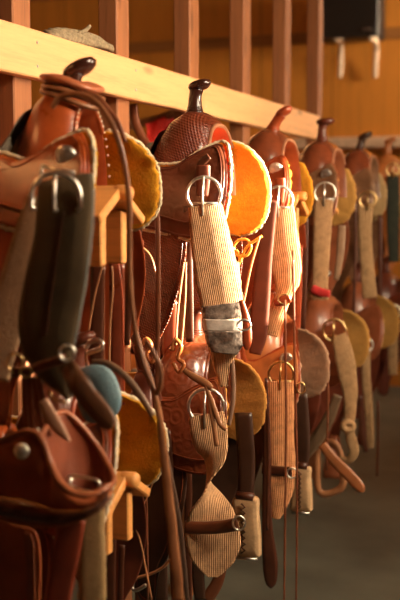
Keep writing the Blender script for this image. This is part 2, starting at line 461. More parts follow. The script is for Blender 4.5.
    for k in range(nn + 1):
        a = PI * k / nn; y = -.165 * math.cos(a); zt = .07 + .13 * math.sin(a) ** .6; xx = -.455 - .03 * math.sin(a) + .045 * math.cos(a) ** 2
        vs3 += [(xx + .012, y * .92, .045), (xx - .008, y, zt), (xx - .022, y, zt - .005), (xx - .02, y, .045)]
    for k in range(nn):
        for e in range(3): a = k * 4 + e; fs3.append([a, a + 1, a + 5, a + 4])
    m.add(vs3, fs3); ct = m.build('cantle', lm, T)
    tube([Vector(vs3[k * 4 + 1]) for k in range(nn + 1)], .009, 8).build('cantle_roll', o['rim'], ct)
    # conchos
    def concho(x, z, r, nm='concho'):
        p = Vector((x, ny(.014)(x, z), z)); n = Vector((.15, -1, -.25))
        mb = lathe([(r, 0), (r * 1.02, .002), (r * .9, .0035), (r * .82, .003), (r * .55, .005), (r * .2, .0065), (.0005, .0068)], 24, facing(p, n))
        for k in range(14):
            a = 2 * PI * k / 14; Mx = facing(p, n) @ Matrix.Translation((math.cos(a) * r * .72, math.sin(a) * r * .72, .0035)); lathe([(r * .12, 0), (r * .09, .0018), (.0004, .0025)], 6, Mx, mb)
        return mb.build(nm, o['concho'], T)
    if o['concho']:
        concho(o['fx'] - .052, o['zt'] - .045, .021); concho(-.14, .03, .015); concho(-.38, .03, .017)
    # fender and stirrup
    if o['fender']:
        FE = [(a + .09, b) for a, b in ((-.23, -.03), (-.12, .0), (-.02, -.03), (-.0, -.15), (-.03, -.28), (-.07, -.36), (-.085, -.44), (-.13, -.44), (-.15, -.36), (-.2, -.28), (-.245, -.15))]
        fyf = lambda x, z: -(.185 + .05 * min(1, max(0, -z * 4)) + .012 * math.sin(x * 22))
        fn = plate(FE, fyf, .005, dome=.0).build('fender', o['fender'], T)
        if o['detail']: tube(outline_path(FE, lambda x, z: fyf(x, z) - .003, .985, 6), .0016, 5, True).build('border_bead', lm, fn)
        if o['stirrup']:
            stirrup(Vector((-.017, -.235, -.44)), T, o.get('stm', lm), o.get('sta', 1.75))
        if o['farfender']:
            plate(FE, lambda x, z: -fyf(x, z), .005, out=1).build('fender', o['fender'], T)
    return T
def stirrup(p, T, mat, ang=1.1, sc_=1.0, wrap=None):
    """bell shaped stirrup: thin side view, tread at the bottom"""
    u = Vector((math.cos(ang), math.sin(ang), 0)); v = Vector((-math.sin(ang), math.cos(ang), 0))
    pr = [(-.028, -.0), (-.04, -.03), (-.058, -.08), (-.068, -.13), (-.07, -.155), (-.055, -.168), (0, -.17), (.055, -.168), (.07, -.155), (.068, -.13), (.058, -.08), (.04, -.03), (.028, -.0)]
    pts = [(p + (u * a + Vector((0, 0, b))) * sc_, (.05 + .03 * min(1, -b * 7)) * sc_) for a, b in pr]
    path = crom([q[0] for q in pts] , 3, True); c = p + Vector((0, 0, -.09)) * sc_
    vs = []; fs = []; N = len(path)
    for i, q in enumerate(path):
        w = (.022 + .02 * min(1, -(q.z - p.z) * 7)) * sc_; r = (q - c).normalized() * .007
        vs += [q - v * w, q - v * w * .8 + r, q + v * w * .8 + r, q + v * w, q + v * w * .8 - r, q - v * w * .8 - r]
    for i in range(N):
        j = (i + 1) % N
        for k in range(6): l = (k + 1) % 6; fs.append([i * 6 + k, i * 6 + l, j * 6 + l, j * 6 + k])
    m = MB().add(vs, fs); return m.build('stirrup', mat, T)

# ------------------------------------------------------------------ cinches
def cinch(label, ringc, ringr, Y, pts, mat, ring_mat=STEEL, ylist=None, latigo=None, extra=None, tilt=0, name='corded_girth', th=.008, ringth=.0038, rough=.06, cols=10, cat='girth', dees=True, tongue=True):
    """ringc px, ringr px; pts: (px, py, width px, twist, dY)"""
    c = W(ringc[0], ringc[1], Y); s = pxm(c); n = Vector((.35 + tilt, -1, .0))
    T = thing(name, c, label, cat)
    r = ringr / s
    ring = tube(ring_pts(c, n, r, r * 1.0, 40), ringth, 8, True).build('buckle_ring', ring_mat, T, True)
    if tongue:
        tube([c + Vector((0, -.004, r)), c + Vector((0, -.012, 0)), c + Vector((0, -.01, -r * 1.25))], ringth * .75, 6).build('tongue', ring_mat, ring, True)
        tube([c + Vector((-r * .8, .0, -r * .55)), c + Vector((r * .8, .0, -r * .55))], ringth * .8, 6).build('bar', ring_mat, ring, True)
    P = []
    for q in pts:
        px, py, w = q[:3]; tw = q[3] if len(q) > 3 else 0; dy = q[4] if len(q) > 4 else 0
        p = W(px, py, Y + dy); P.append((p, w / pxm(p), tw))
    ribbon(P, th, 8, cols, face=Vector((.3, -1, 0)), camber=.004, rough=rough, seed=px).build('webbing', mat, T, True)
    return T, c
def strap(name, label, cat, pts, Y, mat, th=.003, tip=None, face=Vector((.25, -1, 0)), parent=None, cols=4, camber=.001, group=None, rough=0, n=6):
    P = []
    for q in pts:
        px, py, w = q[:3]; tw = q[3] if len(q) > 3 else 0; dy = q[4] if len(q) > 4 else 0
        p = W(px, py, Y + dy); P.append((p, w / pxm(p), tw))
    m = ribbon(P, th, n, cols, face=face, camber=camber, tip=tip, rough=rough)
    o = m.build(name, mat, parent, True)
    if parent is None: tag(o, label, cat, group)
    return o
def pxtube(name, label, cat, pts, Y, rad, mat, parent=None, group=None, seg=6, flat=1):
    P = crom([W(q[0], q[1], Y + (q[2] if len(q) > 2 else 0)) for q in pts], 6)
    o = tube(P, rad, seg, flat=flat).build(name, mat, parent, True)
    if parent is None: tag(o, label, cat, group)
    return o
def dee(c, rpx, mat, parent, name='metal_dee', sq=1.0, n=(.4, -1, 0), th=.0028, seg=28):
    r = rpx / pxm(c); return tube(ring_pts(c, n, r, r * sq, seg), th, 7, True).build(name, mat, parent, True)
def pxplate(name, outline, Y, mat, parent, th=.005, dome=.0, slope=(0, 0), sm=5, jit=0, label=None, cat=None, bead=None):
    """sheet traced at its own distance; slope = change of y per metre of x and z"""
    P = [W(a, b, Y) for a, b in outline]; c = sum(P, Vector()) / len(P)
    yf = lambda x, z: c.y + slope[0] * (x - c.x) + slope[1] * (z - c.z)
    # the traced points are moved along their sight lines to the sloping sheet
    Q = []
    for a, b in outline:
        y = Y
        for _ in range(4): p = W(a, b, y); y = yf(p.x, p.z)
        Q.append((p.x, p.z))
    o = plate(Q, yf, th, sm=sm, dome=dome, jit=jit).build(name, mat, parent, True)
    if parent is None: tag(o, label, cat)
    if bead:
        tube(outline_path(Q, lambda x, z: yf(x, z) - th / 2 - .0005, .992, 6), .0016, 5, True).build('border_bead', bead, o, True) if parent is None else None
    return o, yf, Q

# ================================================================== the room
floor = plain('floor_concrete', (.115, .12, .092), .55, 3, .002, .3)
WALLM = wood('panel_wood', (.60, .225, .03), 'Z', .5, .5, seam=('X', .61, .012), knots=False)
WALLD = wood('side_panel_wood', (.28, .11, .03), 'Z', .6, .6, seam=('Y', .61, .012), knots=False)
def struct(name, a, b, m, bev=.002):
    o = MB().box(a, b, bev).build(name, m, None, True); o['kind'] = 'structure'; return o
struct('floor', (-7, -2.2, -.1), (1.6, 8.7, 0), floor)
struct('ceiling', (-7, -2.2, 3.3), (1.6, 8.7, 3.4), WALLD)
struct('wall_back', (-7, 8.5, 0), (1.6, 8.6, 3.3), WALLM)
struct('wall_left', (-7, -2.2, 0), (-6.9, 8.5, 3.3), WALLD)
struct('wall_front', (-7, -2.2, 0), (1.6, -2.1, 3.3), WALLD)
# right wall with unseen openings
WR = 1.4
wins = [(1.4, 2.5, 2.25, 2.85), (3.0, 4.05, 1.6, 2.12), (7.0, 8.3, 2.5, 3.1)]  # openings out of view; the last is added to brighten the back wall
m = MB(); ys = [-2.1] + [k for w in wins for k in w[:2]] + [8.5]
for i in range(0, len(ys), 2): m.box((WR, ys[i], 0), (WR + .1, ys[i + 1], 3.3), 0.001)
for y0, y1, z0, z1 in wins: m.box((WR, y0, 0), (WR + .1, y1, z0), .001); m.box((WR, y0, z1), (WR + .1, y1, 3.3), .001)
o = m.build('wall_right', WALLD, None, True); o['kind'] = 'structure'
for i, (y0, y1, z0, z1) in enumerate(wins):
    m = MB()
    for a, b in (((WR - .02, y0 - .06, z0 - .06), (WR + .02, y0, z1 + .06)), ((WR - .02, y1, z0 - .06), (WR + .02, y1 + .06, z1 + .06)), ((WR - .02, y0, z0 - .06), (WR + .02, y1, z0)), ((WR - .02, y0, z1), (WR + .02, y1, z1 + .06))): m.box(a, b)
    o = m.build('window_%d' % (i + 1), PINE, None, True); o['kind'] = 'structure'

# studs (each post), ledger board, rails
desc = ['upright stud at the left edge of the photo, behind the pale ledger board', 'upright stud behind the ledger, between the first and second horn', 'upright stud just left of the second saddle horn', 'upright stud right of the second saddle horn',
        'upright stud above the third saddle horn', 'upright stud nearest the black wall box']
for k in range(6):
    y = 2.46 + .615 * k
    o = MB().box((-1.475, y - .09, 0), (-1.41, y, 3.3), .004).build('wall_stud', STUD, None, True)
    tag(o, 'rough wooden ' + desc[k], 'post', 'studs of the open wall')
led = thing('ledger_board', (-1.39, 3.5, 1.88), 'long pale pine board running level along the stud wall above the saddles', 'board')
m = MB().box((-1.41, 1.3, 1.818), (-1.37, 5.34, 1.94), .004); m.build('board', PINE, led, True)
m = MB()
for k in range(6):
    for dz in (.03, .09):
        lathe([(.004, 0), (.004, .0015), (.001, .002)], 8, facing(Vector((-1.37, 2.42 + .615 * k, 1.818 + dz)), (1, 0, 0)), m)
m.build('nail', DULL, led, True)
for z, t in ((1.36, 'upper'), (.76, 'lower')):
    o = MB().box((-1.41, 1.3, z), (-1.37, 6.4, z + .12), .003).build('rack_rail', wood('dark_rail', (.2, .09, .045), 'Y', .6, .8), None, True)
    tag(o, 'wooden rail behind the %s row of saddles carrying the rack arms' % t, 'board')

# racks
def rack(loc, label, wm, long=.14):
    T = thing('saddle_rack', loc, label, 'rack', 'wooden saddle rack arms along the stud wall')
    x0, x1 = -.31, long
    for sy in (-1, 1):
        # slanting top board
        m = MB().box((x0, 0, -.02), (x1, .155, .0), .003)
        M = Matrix.Translation((0, 0, .03)) @ Matrix.Rotation(sy * -.55 if sy > 0 else PI + .55, 4, 'X') if False else None
        a = -.52 * sy
        m = MB().box((x0, 0 if sy > 0 else -.125, -.02), (x1, .135 if sy > 0 else 0, .0), .003)
        m.xf(Matrix.Translation((0, 0, .035)) @ Matrix.Rotation(a, 4, 'X')); m.build('top_board', wm, T)
        m = MB().box((x0, sy * .05 - .012, -.13), (x1 - .02, sy * .05 + .012, -.018), .003); m.build('side_board', wm, T)
    m = MB().box((x0, -.058, -.12), (x0 + .03, .058, -.03)); m.build('back_block', wm, T)
    m = lathe([(.013, 0), (.017, .008), (.017, .032), (.013, .04)], 16, Matrix.Translation((x1 - .02, 0, .018)) @ Matrix.Rotation(PI / 2, 4, 'Y')); m.build('ridge_pole', wm, T)
    return T
XS = -1.06
UY = [1.97, 2.67, 3.37, 4.05, 4.73, 5.40]
ordn = ['nearest', 'second', 'third', 'fourth', 'fifth', 'farthest']
for k in range(6):
    rack((XS, UY[k], 1.5), 'orange pine saddle rack arm in the upper row, %s from the camera' % ordn[k], PINEX, (.14, .08, .13, .07, .07, .07)[k])
    rack((XS, UY[k], .9), 'pine saddle rack arm in the lower row, %s from the camera' % ordn[k], PINEX, (.15, .07, .07, .07, .07, .07)[k])

# ================================================================== saddles
FL = [suede('gold_fleece', (.52, .23, .015), .95, 150, .15), suede('orange_fleece', (.85, .31, .03), .95, 150, .25), suede('amber_fleece', (.58, .24, .02), .95, 150, .15), suede('brown_fleece', (.40, .2, .05), .95, 150), suede('fawn_fleece', (.38, .24, .11), .95, 150)]
FLO = leather('floral_dark', (.13, .04, .022), .36, 'floral', 1.1); BAS = leather('basket_chestnut', (.14, .032, .016), .3, 'basket', .5)
BASR = leather('basket_red', (.17, .042, .018), .36, 'basket', .3); FLR = leather('floral_tan', (.15, .038, .014), .4, 'floral', .9)
HOIL = leather('oiled_horn', (.045, .016, .012), .22, None, .8); SM1 = leather('smooth_russet', (.33, .075, .02), .3, None, .5)
SEATG = suede('grey_suede_seat', (.13, .11, .085), .9); GULL = leather('gullet_red', (.42, .07, .03), .5)
GLOS = leather('glossy_brown', (.15, .042, .02), .15, None, 1.3); GREYB = leather('weathered_brown', (.18, .10, .06), .4, 'floral', .3)
WHITEISH = leather('worn_rim', (.34, .17, .11), .35)  # paler leather puts the bright light along the gullet rims into the colour
saddle((XS, UY[0], 1.5), 'smooth russet saddle nearest the camera in the upper row, reins round its horn', SM1, SEATG, SM1, FL[0], HOIL,
       dict(fx=.16, zt=.132, zb=-.06, fh=1.33, wf=.64, xo=-.018, fxs=.85, hx=.026, fxf=.14, bxs=.72, horn_tilt=.42, horn_h=.64, lean=.004, stitch=True, inner=REDL, cap=.95, fender=REDL, neck=.017))
saddle((XS, UY[1], 1.5), 'basket stamped dark saddle with bright orange fleece, second horn in the upper row', DKL, DKL, FLO, FL[1], HOIL,
       dict(horn_tilt=.25, fxf=.176, wf=.93, xo=.006, concho=None, inner=GULL, rim=WHITEISH, forkm=BAS, fender=BASR))
saddle((XS, UY[2], 1.5), 'glossy reddish saddle with thin bent horn, third horn in the upper row', REDL, DKL, REDL, FL[2], REDL,
       dict(horn_tilt=.5, lean=.03, horn_h=.8, fx=.15, fxf=.122, neck=.017, cap=.75, forkm=GLOS, inner=REDL, rim=WHITEISH, fender=REDL, edge=None))
saddle((XS, UY[3], 1.5), 'shiny brown saddle, fourth horn in the upper row at the ledger end', MIDL, DKL, GREYB, FL[3], DKL,
       dict(horn_tilt=.1, fx=.142, fxf=.122, forkm=GLOS, rim=WHITEISH, concho=DULL, fender=MIDL, cap=.9, detail=False, edge=None))
saddle((XS, UY[4], 1.5), 'weathered grey-brown saddle, fifth horn in the upper row, past the ledger end', GREYB, DKL, GREYB, FL[4], BLKL,
       dict(horn_tilt=.4, lean=.012, horn_h=.8, fx=.135, fxf=.118, neck=.017, cap=.85, forkm=GLOS, rim=WHITEISH, concho=None, fender=GREYB, detail=False, edge=None))
saddle((XS, UY[5], 1.5), 'blurred tan saddle at the right edge, farthest in the upper row', TANL, DKL, TANL, FL[3], TANL, dict(concho=DULL, detail=False, edge=None, fx=.135, fxf=.118))
saddle((XS, UY[0], .9), 'dark saddle nearest the camera in the lower row, mustard fleece behind its wooden rack', REDL, DKL, FLO, FL[0], DKL, dict(fx=.195, fxf=.157, zt=.17, zb=-.05, wf=.62, xo=-.03, fxs=.8, fender=DKL, stirrup=False))
LOW2 = saddle((XS, UY[1], .9), 'tooled chestnut saddle under the second upper saddle, orange suede lining', FLR, DKL, FLR, suede('rust_fleece', (.50, .22, .05), .95, 150), DKL, dict(concho=None, fxf=.172, stirrup=False, fender=BLKL, forkm=FLR, edge=None, stm=suede('rawhide', (.5, .36, .22), .7)))
LOW3 = saddle((XS, UY[2], .9), 'red-brown lower saddle with a tall flap, third from the camera in the lower row', REDL, DKL, TANL, suede('pink_fleece', (.36, .2, .12), .95, 150), REDL, dict(edge=None, stirrup=False, fender=BLKL, detail=False))
LOW4 = saddle((XS, UY[3], .9), 'dark saddle with polished horn, fourth from the camera in the lower row', MIDL, DKL, MIDL, FL[3], GLOS, dict(concho=None, edge=None, stirrup=False, fender=DKL, detail=False, capm=metal('horn_metal', (.5, .42, .36), .3)))
saddle((XS, UY[4], .9), 'dim brown saddle, fifth from the camera in the lower row', MIDL, DKL, MIDL, FL[3], DKL, dict(concho=None, edge=None, fender=DKL, detail=False))
saddle((XS, UY[5], .9), 'dim saddle at the right edge, farthest in the lower row', DKL, DKL, DKL, FL[3], DKL, dict(concho=None, edge=None, fender=DKL, detail=False))


# ------------------------------------------------------------------ background things
T = thing('wall_heater', WX(0, 0, -1) if False else W(350, 18, 8.3), 'black boxy unit hung high on the far wood-panelled wall', 'unit')
a = W(322, -3, 8.3); b = W(381, 38, 8.3)
MB().box((a.x, 8.2, b.z), (b.x, 8.46, a.z), .012).build('case', plain('black_plastic', (.012, .008, .006), .5), T, True)
p = W(367, 29, 8.19); MB().box((p.x - .035, 8.19, p.z - .008), (p.x + .035, 8.2, p.z + .008), .001).build('badge', DULL, T, True)
for px in (335, 370):
    m = ribbon([(W(px, 37, 8.22), .05, 0), (W(px + 5, 40, 8.25), .05, 0), (W(px + 6, 50, 8.4), .045, 0), (W(px + 5, 78, 8.46), .04, 0)], .012, 5, 3)
    m.build('pale_bracket', plain('bracket_paint', (.75, .55, .38), .6), T, True)
a = W(300, 138, 8.4); b = W(420, 147, 8.4)
o = MB().box((-3.2, 8.42, b.z), (.6, 8.498, a.z), .01).build('trim_1', plain('trim_paint', (.62, .42, .28), .5), None, True); o['kind'] = 'structure'
a = W(300, 33, 8.48); b = W(300, 44, 8.48)
o = MB().box((-6.8, 8.47, b.z), (1.3, 8.5, a.z), .004).build('trim_2', wood('batten_wood', (.33, .13, .03), 'X', .5, .5), None, True); o['kind'] = 'structure'
# rope coil lying on the ledger
T = thing('rope_coil', Vector((-1.40, 2.75, 1.95)), 'flattened coil of grey-brown rope lying on top of the ledger board', 'rope')
ROPE = plain('old_rope', (.26, .19, .11), .8, 90, .003, .4)
for k in range(5):
    r1, r2 = .185 - .014 * k, .026 - .003 * k
    pts = [Vector((-1.40 + .006 * math.sin(3 * a_ + k) + r2 * math.sin(a_), 2.72 + r1 * math.cos(a_) + .01 * k, 1.95 + .0045 * k + .006 * math.sin(2 * a_ + k))) for a_ in [2 * PI * i / 40 for i in range(40)]]
    tube(pts, .009, 8, True).build('rope_turn', ROPE, T, True)
tube(crom([Vector((-1.38, 2.66, 1.965)), Vector((-1.375, 2.70, 1.98)), Vector((-1.37, 2.72, 1.995))], 5), .006, 6).build('rope_end', ROPE, T, True)
# things beyond the stud wall
T = thing('red_blanket', W(155, 133, 4.6), 'bright red cloth showing behind the ledger between the first two horns', 'cloth')
m = MB(); n_ = 12; vs = []; fs = []
A = [W(146, 124, 4.6), W(146, 143, 4.6)]; B = [W(174, 113, 4.75), W(170, 146, 4.75)]
for i in range(n_ + 1):
    for k in range(n_ + 1):
        t, u = i / n_, k / n_; p = A[0].lerp(B[0], t).lerp(A[1].lerp(B[1], t), u); p = p + Vector((0, .012 * math.sin(t * 9 + u * 2), 0)); vs.append(p)
N = len(vs); vs += [v + Vector((0, .02, 0)) for v in vs]
for i in range(n_):
    for k in range(n_):
        a_ = i * (n_ + 1) + k; q = [a_, a_ + 1, a_ + n_ + 2, a_ + n_ + 1]; fs.append(q); fs.append([x + N for x in q[::-1]])
for i in range(n_):
    for e in (0, n_):
        fs.append([i * (n_ + 1) + e, (i + 1) * (n_ + 1) + e, (i + 1) * (n_ + 1) + e + N, i * (n_ + 1) + e + N]); fs.append([e * (n_ + 1) + i, e * (n_ + 1) + i + 1, e * (n_ + 1) + i + 1 + N, e * (n_ + 1) + i + N])
m.add(vs, fs).build('cloth', suede('red_wool', (.75, .03, .02), .8, 120), T, True)
o = MB().box((-2.42, 4.69, 0), (-2.36, 4.75, 1.82), .004).build('back_post', STUD, None, True); tag(o, 'wooden post in shade beyond the stud wall, holding the rail of the red cloth', 'post')
pxtube('hanging_rail', 'dark rail the red cloth hangs on beyond the stud wall', 'rail', [(88, 134), (146, 122), (185, 109)], 4.72, .02, STUD)
strap('leather_strap', 'curved dark strap with pale edge left of the red cloth', 'strap', [(133, 104, 9), (135, 120, 9), (140, 133, 9), (148, 146, 8), (156, 152, 6)], 3.3, MIDL, .02)
pxplate('felt_pad', [(147, 146), (154, 142), (164, 143), (168, 150), (160, 157), (150, 156)], 3.2, suede('sage_felt', (.2, .18, .12), .9), None, .03, dome=.01, label='small grey-green felt pad just below the red cloth', cat='pad')

#@@CINCH
# ================================================================== girths, straps and other tack
WOOLC = webbing('cord_cream', (.66, .37, .19), 1350); WOOLO = webbing('cord_orange', (.68, .30, .13), 1000); WOOLT = webbing('cord_tan', (.42, .23, .11), 1500)
WOOLG = webbing('cord_fawn', (.36, .21, .10), 1000); TAPE = plain('silver_tape', (.26, .20, .165), .25, 70, .008, .7); TAPEW = plain('white_tape', (.7, .62, .55), .4, 60, .003, .2)
RUB = leather('black_rubber_leather', (.085, .062, .034), .7, None, .0); SUED = suede('tan_suede', (.36, .20, .11), .9)
STR = leather('strap_brown', (.17, .06, .03), .4); STRD = leather('strap_dark', (.07, .025, .015), .35); STRR = leather('strap_red', (.33, .07, .03), .35, None, .5)
STRT = leather('strap_tan', (.38, .19, .10), .45); REIN = leather('rein_brown', (.23, .10, .05), .45); LACE = leather('pale_lace', (.55, .30, .16), .5)
Y1, Y2, Y3, Y4, Y5, Y6 = [y - .27 for y in UY]

# --- black girth on the nearest saddle
c = W(63, 193, 1.66)
T = thing('leather_girth', c, 'wide black leather girth with a big steel buckle hanging nearest the camera', 'girth')
P = []
for px, py, w, y in ((66, 179, 56, 1.665), (66, 186, 58, 1.66), (65, 206, 58, 1.655), (62, 240, 58, 1.65), (56, 280, 64, 1.645), (48, 320, 62, 1.64), (48, 348, 54, 1.64), (54, 368, 38, 1.645), (62, 384, 22, 1.65), (70, 398, 6, 1.655)):
    p = W(px, py, y); P.append((p, w / pxm(p), 0))
body = ribbon(P, .009, 8, 14, face=Vector((.2, -1, 0)), camber=.006).build('body', RUB, T, True)
tube(crom([W(a, b, y) for a, b, y in ((64, 212, 1.642), (58, 250, 1.637), (52, 290, 1.632), (46, 335, 1.628))], 8), .0013, 5).build('centre_seam', STRD, body, True)
tube(crom([W(a, b, y) for a, b, y in ((94, 190, 1.65), (92, 230, 1.645), (86, 280, 1.64), (79, 320, 1.635), (74, 350, 1.64), (72, 395, 1.65))], 8), .0022, 6).build('edge_piping', plain('grey_piping', (.25, .26, .24), .4), body, True)
s_ = pxm(c); rr = 24 / s_
u = RT
arc = [c + u * (rr * math.cos(a)) + Vector((0, 0, .9 * rr * math.sin(a) - .1 * rr)) + Vector((0, -.026, 0)) for a in [PI * i / 24 for i in range(25)]]
lo = [arc[-1] + Vector((0, 0, -.45 * rr)), arc[-1] + Vector((.006, 0, -.6 * rr))]; hi = [arc[0] + Vector((0, 0, -.45 * rr)), arc[0] + Vector((-.006, 0, -.6 * rr))]
b_ = tube(hi[::-1] + arc + lo, .0042, 10).build('buckle', STEEL, T, True)
tube([c + Vector((0, -.026, rr * .85)), c + Vector((0, -.032, 0)), c + Vector((0, -.03, -.62 * rr)), c + Vector((0, -.028, -.75 * rr))], .0032, 8, rfun=lambda t: 1 + .5 * (t > .8)).build('tongue', STEEL, b_, True)
m = tube([W(42, 166, 1.68), W(58, 169.5, 1.675), W(74, 173, 1.67)], .0036, 8); m.build('keeper_bar', STEEL, T, True)
tube([W(42, 166, 1.68), W(41, 172, 1.68), W(39, 186, 1.68)], .003, 8).build('keeper_bar', STEEL, T, True)
strap('tan_suede_strap', 'wide tan suede strap hanging slantwise behind the left edge of the black girth', 'strap', [(36, 196, 18), (30, 225, 26), (20, 265, 32), (10, 310, 36), (4, 350, 26), (0, 380, 18)], 1.70, SUED, .005, rough=.02, cols=8)
# connector across the girth
T = thing('connector_strap', W(38, 365, 1.61), 'short brown strap with steel dees buckled across the black girth', 'strap')
strap('band', None, None, [(12, 372, 11), (30, 370, 10), (48, 364, 10), (66, 358, 10)], 1.615, STR, .004, parent=T)
dee(W(67, 353, 1.61), 7.5, STEEL, T, sq=1.05); dee(W(15, 363, 1.615), 8, BRASS, T, sq=1.2); dee(W(26, 372, 1.61), 6, BRASS, T, 'buckle', .8)
# strap loop at lower edge of girth
strap('billet_strap', 'heavy dark brown strap end lying slantwise below the black girth', 'strap', [(68, 366, 18, 0, .03), (76, 380, 21), (88, 397, 22), (101, 413, 22), (113, 428, 19)], 1.60, leather('billet_brown', (.14, .065, .035), .5), .006, 'round', cols=8, camber=.002)
strap('strap_tip', 'pale pinkish pointed strap tip below the black girth', 'strap', [(43, 400, 10), (52, 418, 13), (60, 430, 12), (70, 441, 3)], 1.62, leather('pale_strap', (.5, .3, .22), .5), .004, cols=6)
pxtube('brass_hook', 'small curved brass hook under the tip of the black girth', 'hook', [(49, 390), (52, 397), (58, 401), (65, 402)], 1.64, .003, BRASS)
m = 0
T = thing('tassel_strings', W(32, 385, 1.63), 'bundle of brown leather strings hanging below the short connector strap', 'strings')
for a in ((24, 376, 27, 430), (29, 376, 33, 432), (34, 377, 42, 428), (38, 376, 50, 436)):
    strap('string', None, None, [(a[0], a[1], 6, .2), ((a[0] + a[2]) / 2 - 1, 403, 6, .2), (a[2], a[3], 5, .2)], 1.64, STR, .003, parent=T)
pxtube('steel_staple', 'small steel buckle pin shining at the bottom of the brown strings', 'buckle', [(38, 428), (39, 436), (39, 445)], 1.62, .0022, STEEL)

# blue pebbled pad behind
T = thing('padded_boot', W(102, 390, 1.82), 'rounded blue-grey pebbled pad with a dark rim, between black girth and mustard fleece', 'pad')
PADM = plain('blue_pebble', (.17, .27, .31), .4, 400, .004, .3)
BO = [(76, 375), (84, 367), (98, 365), (110, 370), (118, 384), (121, 400), (117, 414), (104, 422), (86, 420), (78, 400)]
o_, yf_, Q_ = pxplate('pad', BO, 1.83, PADM, T, .012, dome=.012)
tube(outline_path(Q_, lambda x, z: yf_(x, z) - .004, .985, 6), .0042, 8, True).build('rim', BLKL, T, True)
strap('tie_strap', 'grey-brown strap curving from the blue pad down to the mustard fleece', 'strap', [(92, 362, 6), (108, 364, 7), (124, 375, 7), (138, 392, 7), (153, 416, 6)], 1.86, leather('strap_greyed', (.22, .14, .1), .4), .004)
pxtube('steel_ring', 'shiny steel ring lying on edge above the blue pad', 'ring', [(86, 348), (90, 342), (97, 340), (102, 343), (101, 348), (94, 351), (87, 353)], 1.9, .005, STEEL)

# reins over the nearest horn
hc = Vector((XS + .020, UY[0], 1.5 + .247))
T = thing('bridle_reins', hc, 'brown leather reins coiled round the nearest horn and looping down over the fleece', 'reins')
m = MB()
def flat_torus(c, R_, a_, b_, tx, ty, m_, seg=40, sg=10):
    M = Matrix.Translation(c) @ Matrix.Rotation(ty, 4, 'Y') @ Matrix.Rotation(tx, 4, 'X'); vs = []; fs = []
    for i in range(seg):
        t = 2 * PI * i / seg
        for k in range(sg):
            q = 2 * PI * k / sg; r_ = R_ + a_ * math.cos(q); vs.append(M @ Vector((r_ * math.cos(t), r_ * math.sin(t), b_ * math.sin(q) + .002 * math.sin(3 * t))))
    for i in range(seg):
        for k in range(sg): j_ = (i + 1) % seg; l = (k + 1) % sg; fs.append([i * sg + k, j_ * sg + k, j_ * sg + l, i * sg + l])
    m_.add(vs, fs)
flat_torus(hc + Vector((.006, 0, -.002)), .040, .030, .010, 0, .26, m)
m.build('collar', leather('coil_leather', (.36, .12, .06), .4), T, True)
m = MB(); flat_torus(hc + Vector((.008, 0, -.022)), .060, .008, .007, 0, .28, m); flat_torus(hc + Vector((.010, 0, -.034)), .066, .007, .006, .05, .32, m)
m.build('coil', REIN, T, True)
pz = []; 
def rein(pts, Y, nm, mat): return strap(nm, None, None, pts, Y, mat, .003, parent=T, n=8)
rein([(52, 108, 5), (60, 97, 6), (76, 94, 6), (92, 99, 6, 0, .0), (106, 114, 6), (116, 134, 6), (124, 162, 5.5), (129, 200, 5.5), (129.5, 240, 5.5), (130, 280, 5.5), (134, 322, 5), (141, 358, 5), (150, 382, 5), (156, 393, 5), (160.5, 386, 5), (160, 368, 5), (153, 352, 5), (146, 340, 4)], 1.80, 'rein', REIN)
rein([(84, 92, 6), (98, 98, 6), (108, 110, 6), (117, 122, 6), (126, 142, 3)], 1.90, 'rein', STR)
rein([(133, 318, 3), (140, 346, 4), (149, 375, 5), (158, 408, 6), (163, 446, 8), (168, 490, 9.5), (173, 540, 11), (179, 602, 12)], 1.84, 'rein', leather('rein_light', (.36, .17, .09), .4))

# --- lower left: open pouch
T = thing('leather_saddlebag', W(55, 480, 1.6), 'big russet leather pouch with rolled rim and silver button at the lower left', 'pouch')
PL = leather('pouch_leather', (.30, .085, .035), .38, None, .5); PT = leather('pouch_tooled', (.26, .08, .035), .4, 'basket', .6); PLI = leather('pouch_inside', (.22, .06, .028), .55)
rimf = [(-12, 446), (10, 436), (30, 431), (42, 440), (50, 462), (60, 482), (76, 494), (95, 495), (108, 486)]
bot = [(-12, 512), (5, 520), (22, 525), (42, 527), (62, 526), (82, 520), (96, 512), (108, 502), (113, 490)]
yr = [1.60, 1.60, 1.60, 1.60, 1.60, 1.59, 1.59, 1.60, 1.625]
def sheet(A, B, n, mat, nm, parent, th=.005, bulge=.012, sub=6):
    a = crom(A, sub); b = crom(B, sub); m_ = MB(); vs = []; fs = []
    for i in range(len(a)):
        for k in range(n + 1):
            t = k / n; p = a[i].lerp(b[i], t) + Vector((0, -bulge * math.sin(PI * t), 0)); vs.append(p)
    N = len(vs); vs += [v + Vector((0, th, 0)) for v in vs[:N]]; c1 = n + 1
    for i in range(len(a) - 1):
        for k in range(n):
            q = [i * c1 + k, i * c1 + k + 1, (i + 1) * c1 + k + 1, (i + 1) * c1 + k]
            fs.append(q); fs.append([x + N for x in q[::-1]])
        for k in (0, n): q = [i * c1 + k, (i + 1) * c1 + k, (i + 1) * c1 + k + N, i * c1 + k + N]; fs.append(q)
    for i in (0, len(a) - 1):
        for k in range(n): q = [i * c1 + k, i * c1 + k + 1, i * c1 + k + 1 + N, i * c1 + k + N]; fs.append(q)
    m_.add(vs, fs); return m_.build(nm, mat, parent, True)
RF = [W(a, b, y) for (a, b), y in zip(rimf, yr)]; BT = [W(a, b, y) for (a, b), y in zip(bot, yr)]
fp = sheet(RF, BT, 8, PL, 'front_panel', T)
sheet([p.lerp(q, .72) + Vector((0, -.010, 0)) for p, q in zip(RF, BT)], [p.lerp(q, .97) + Vector((0, -.006, 0)) for p, q in zip(RF, BT)], 4, PT, 'tooled_band', fp)
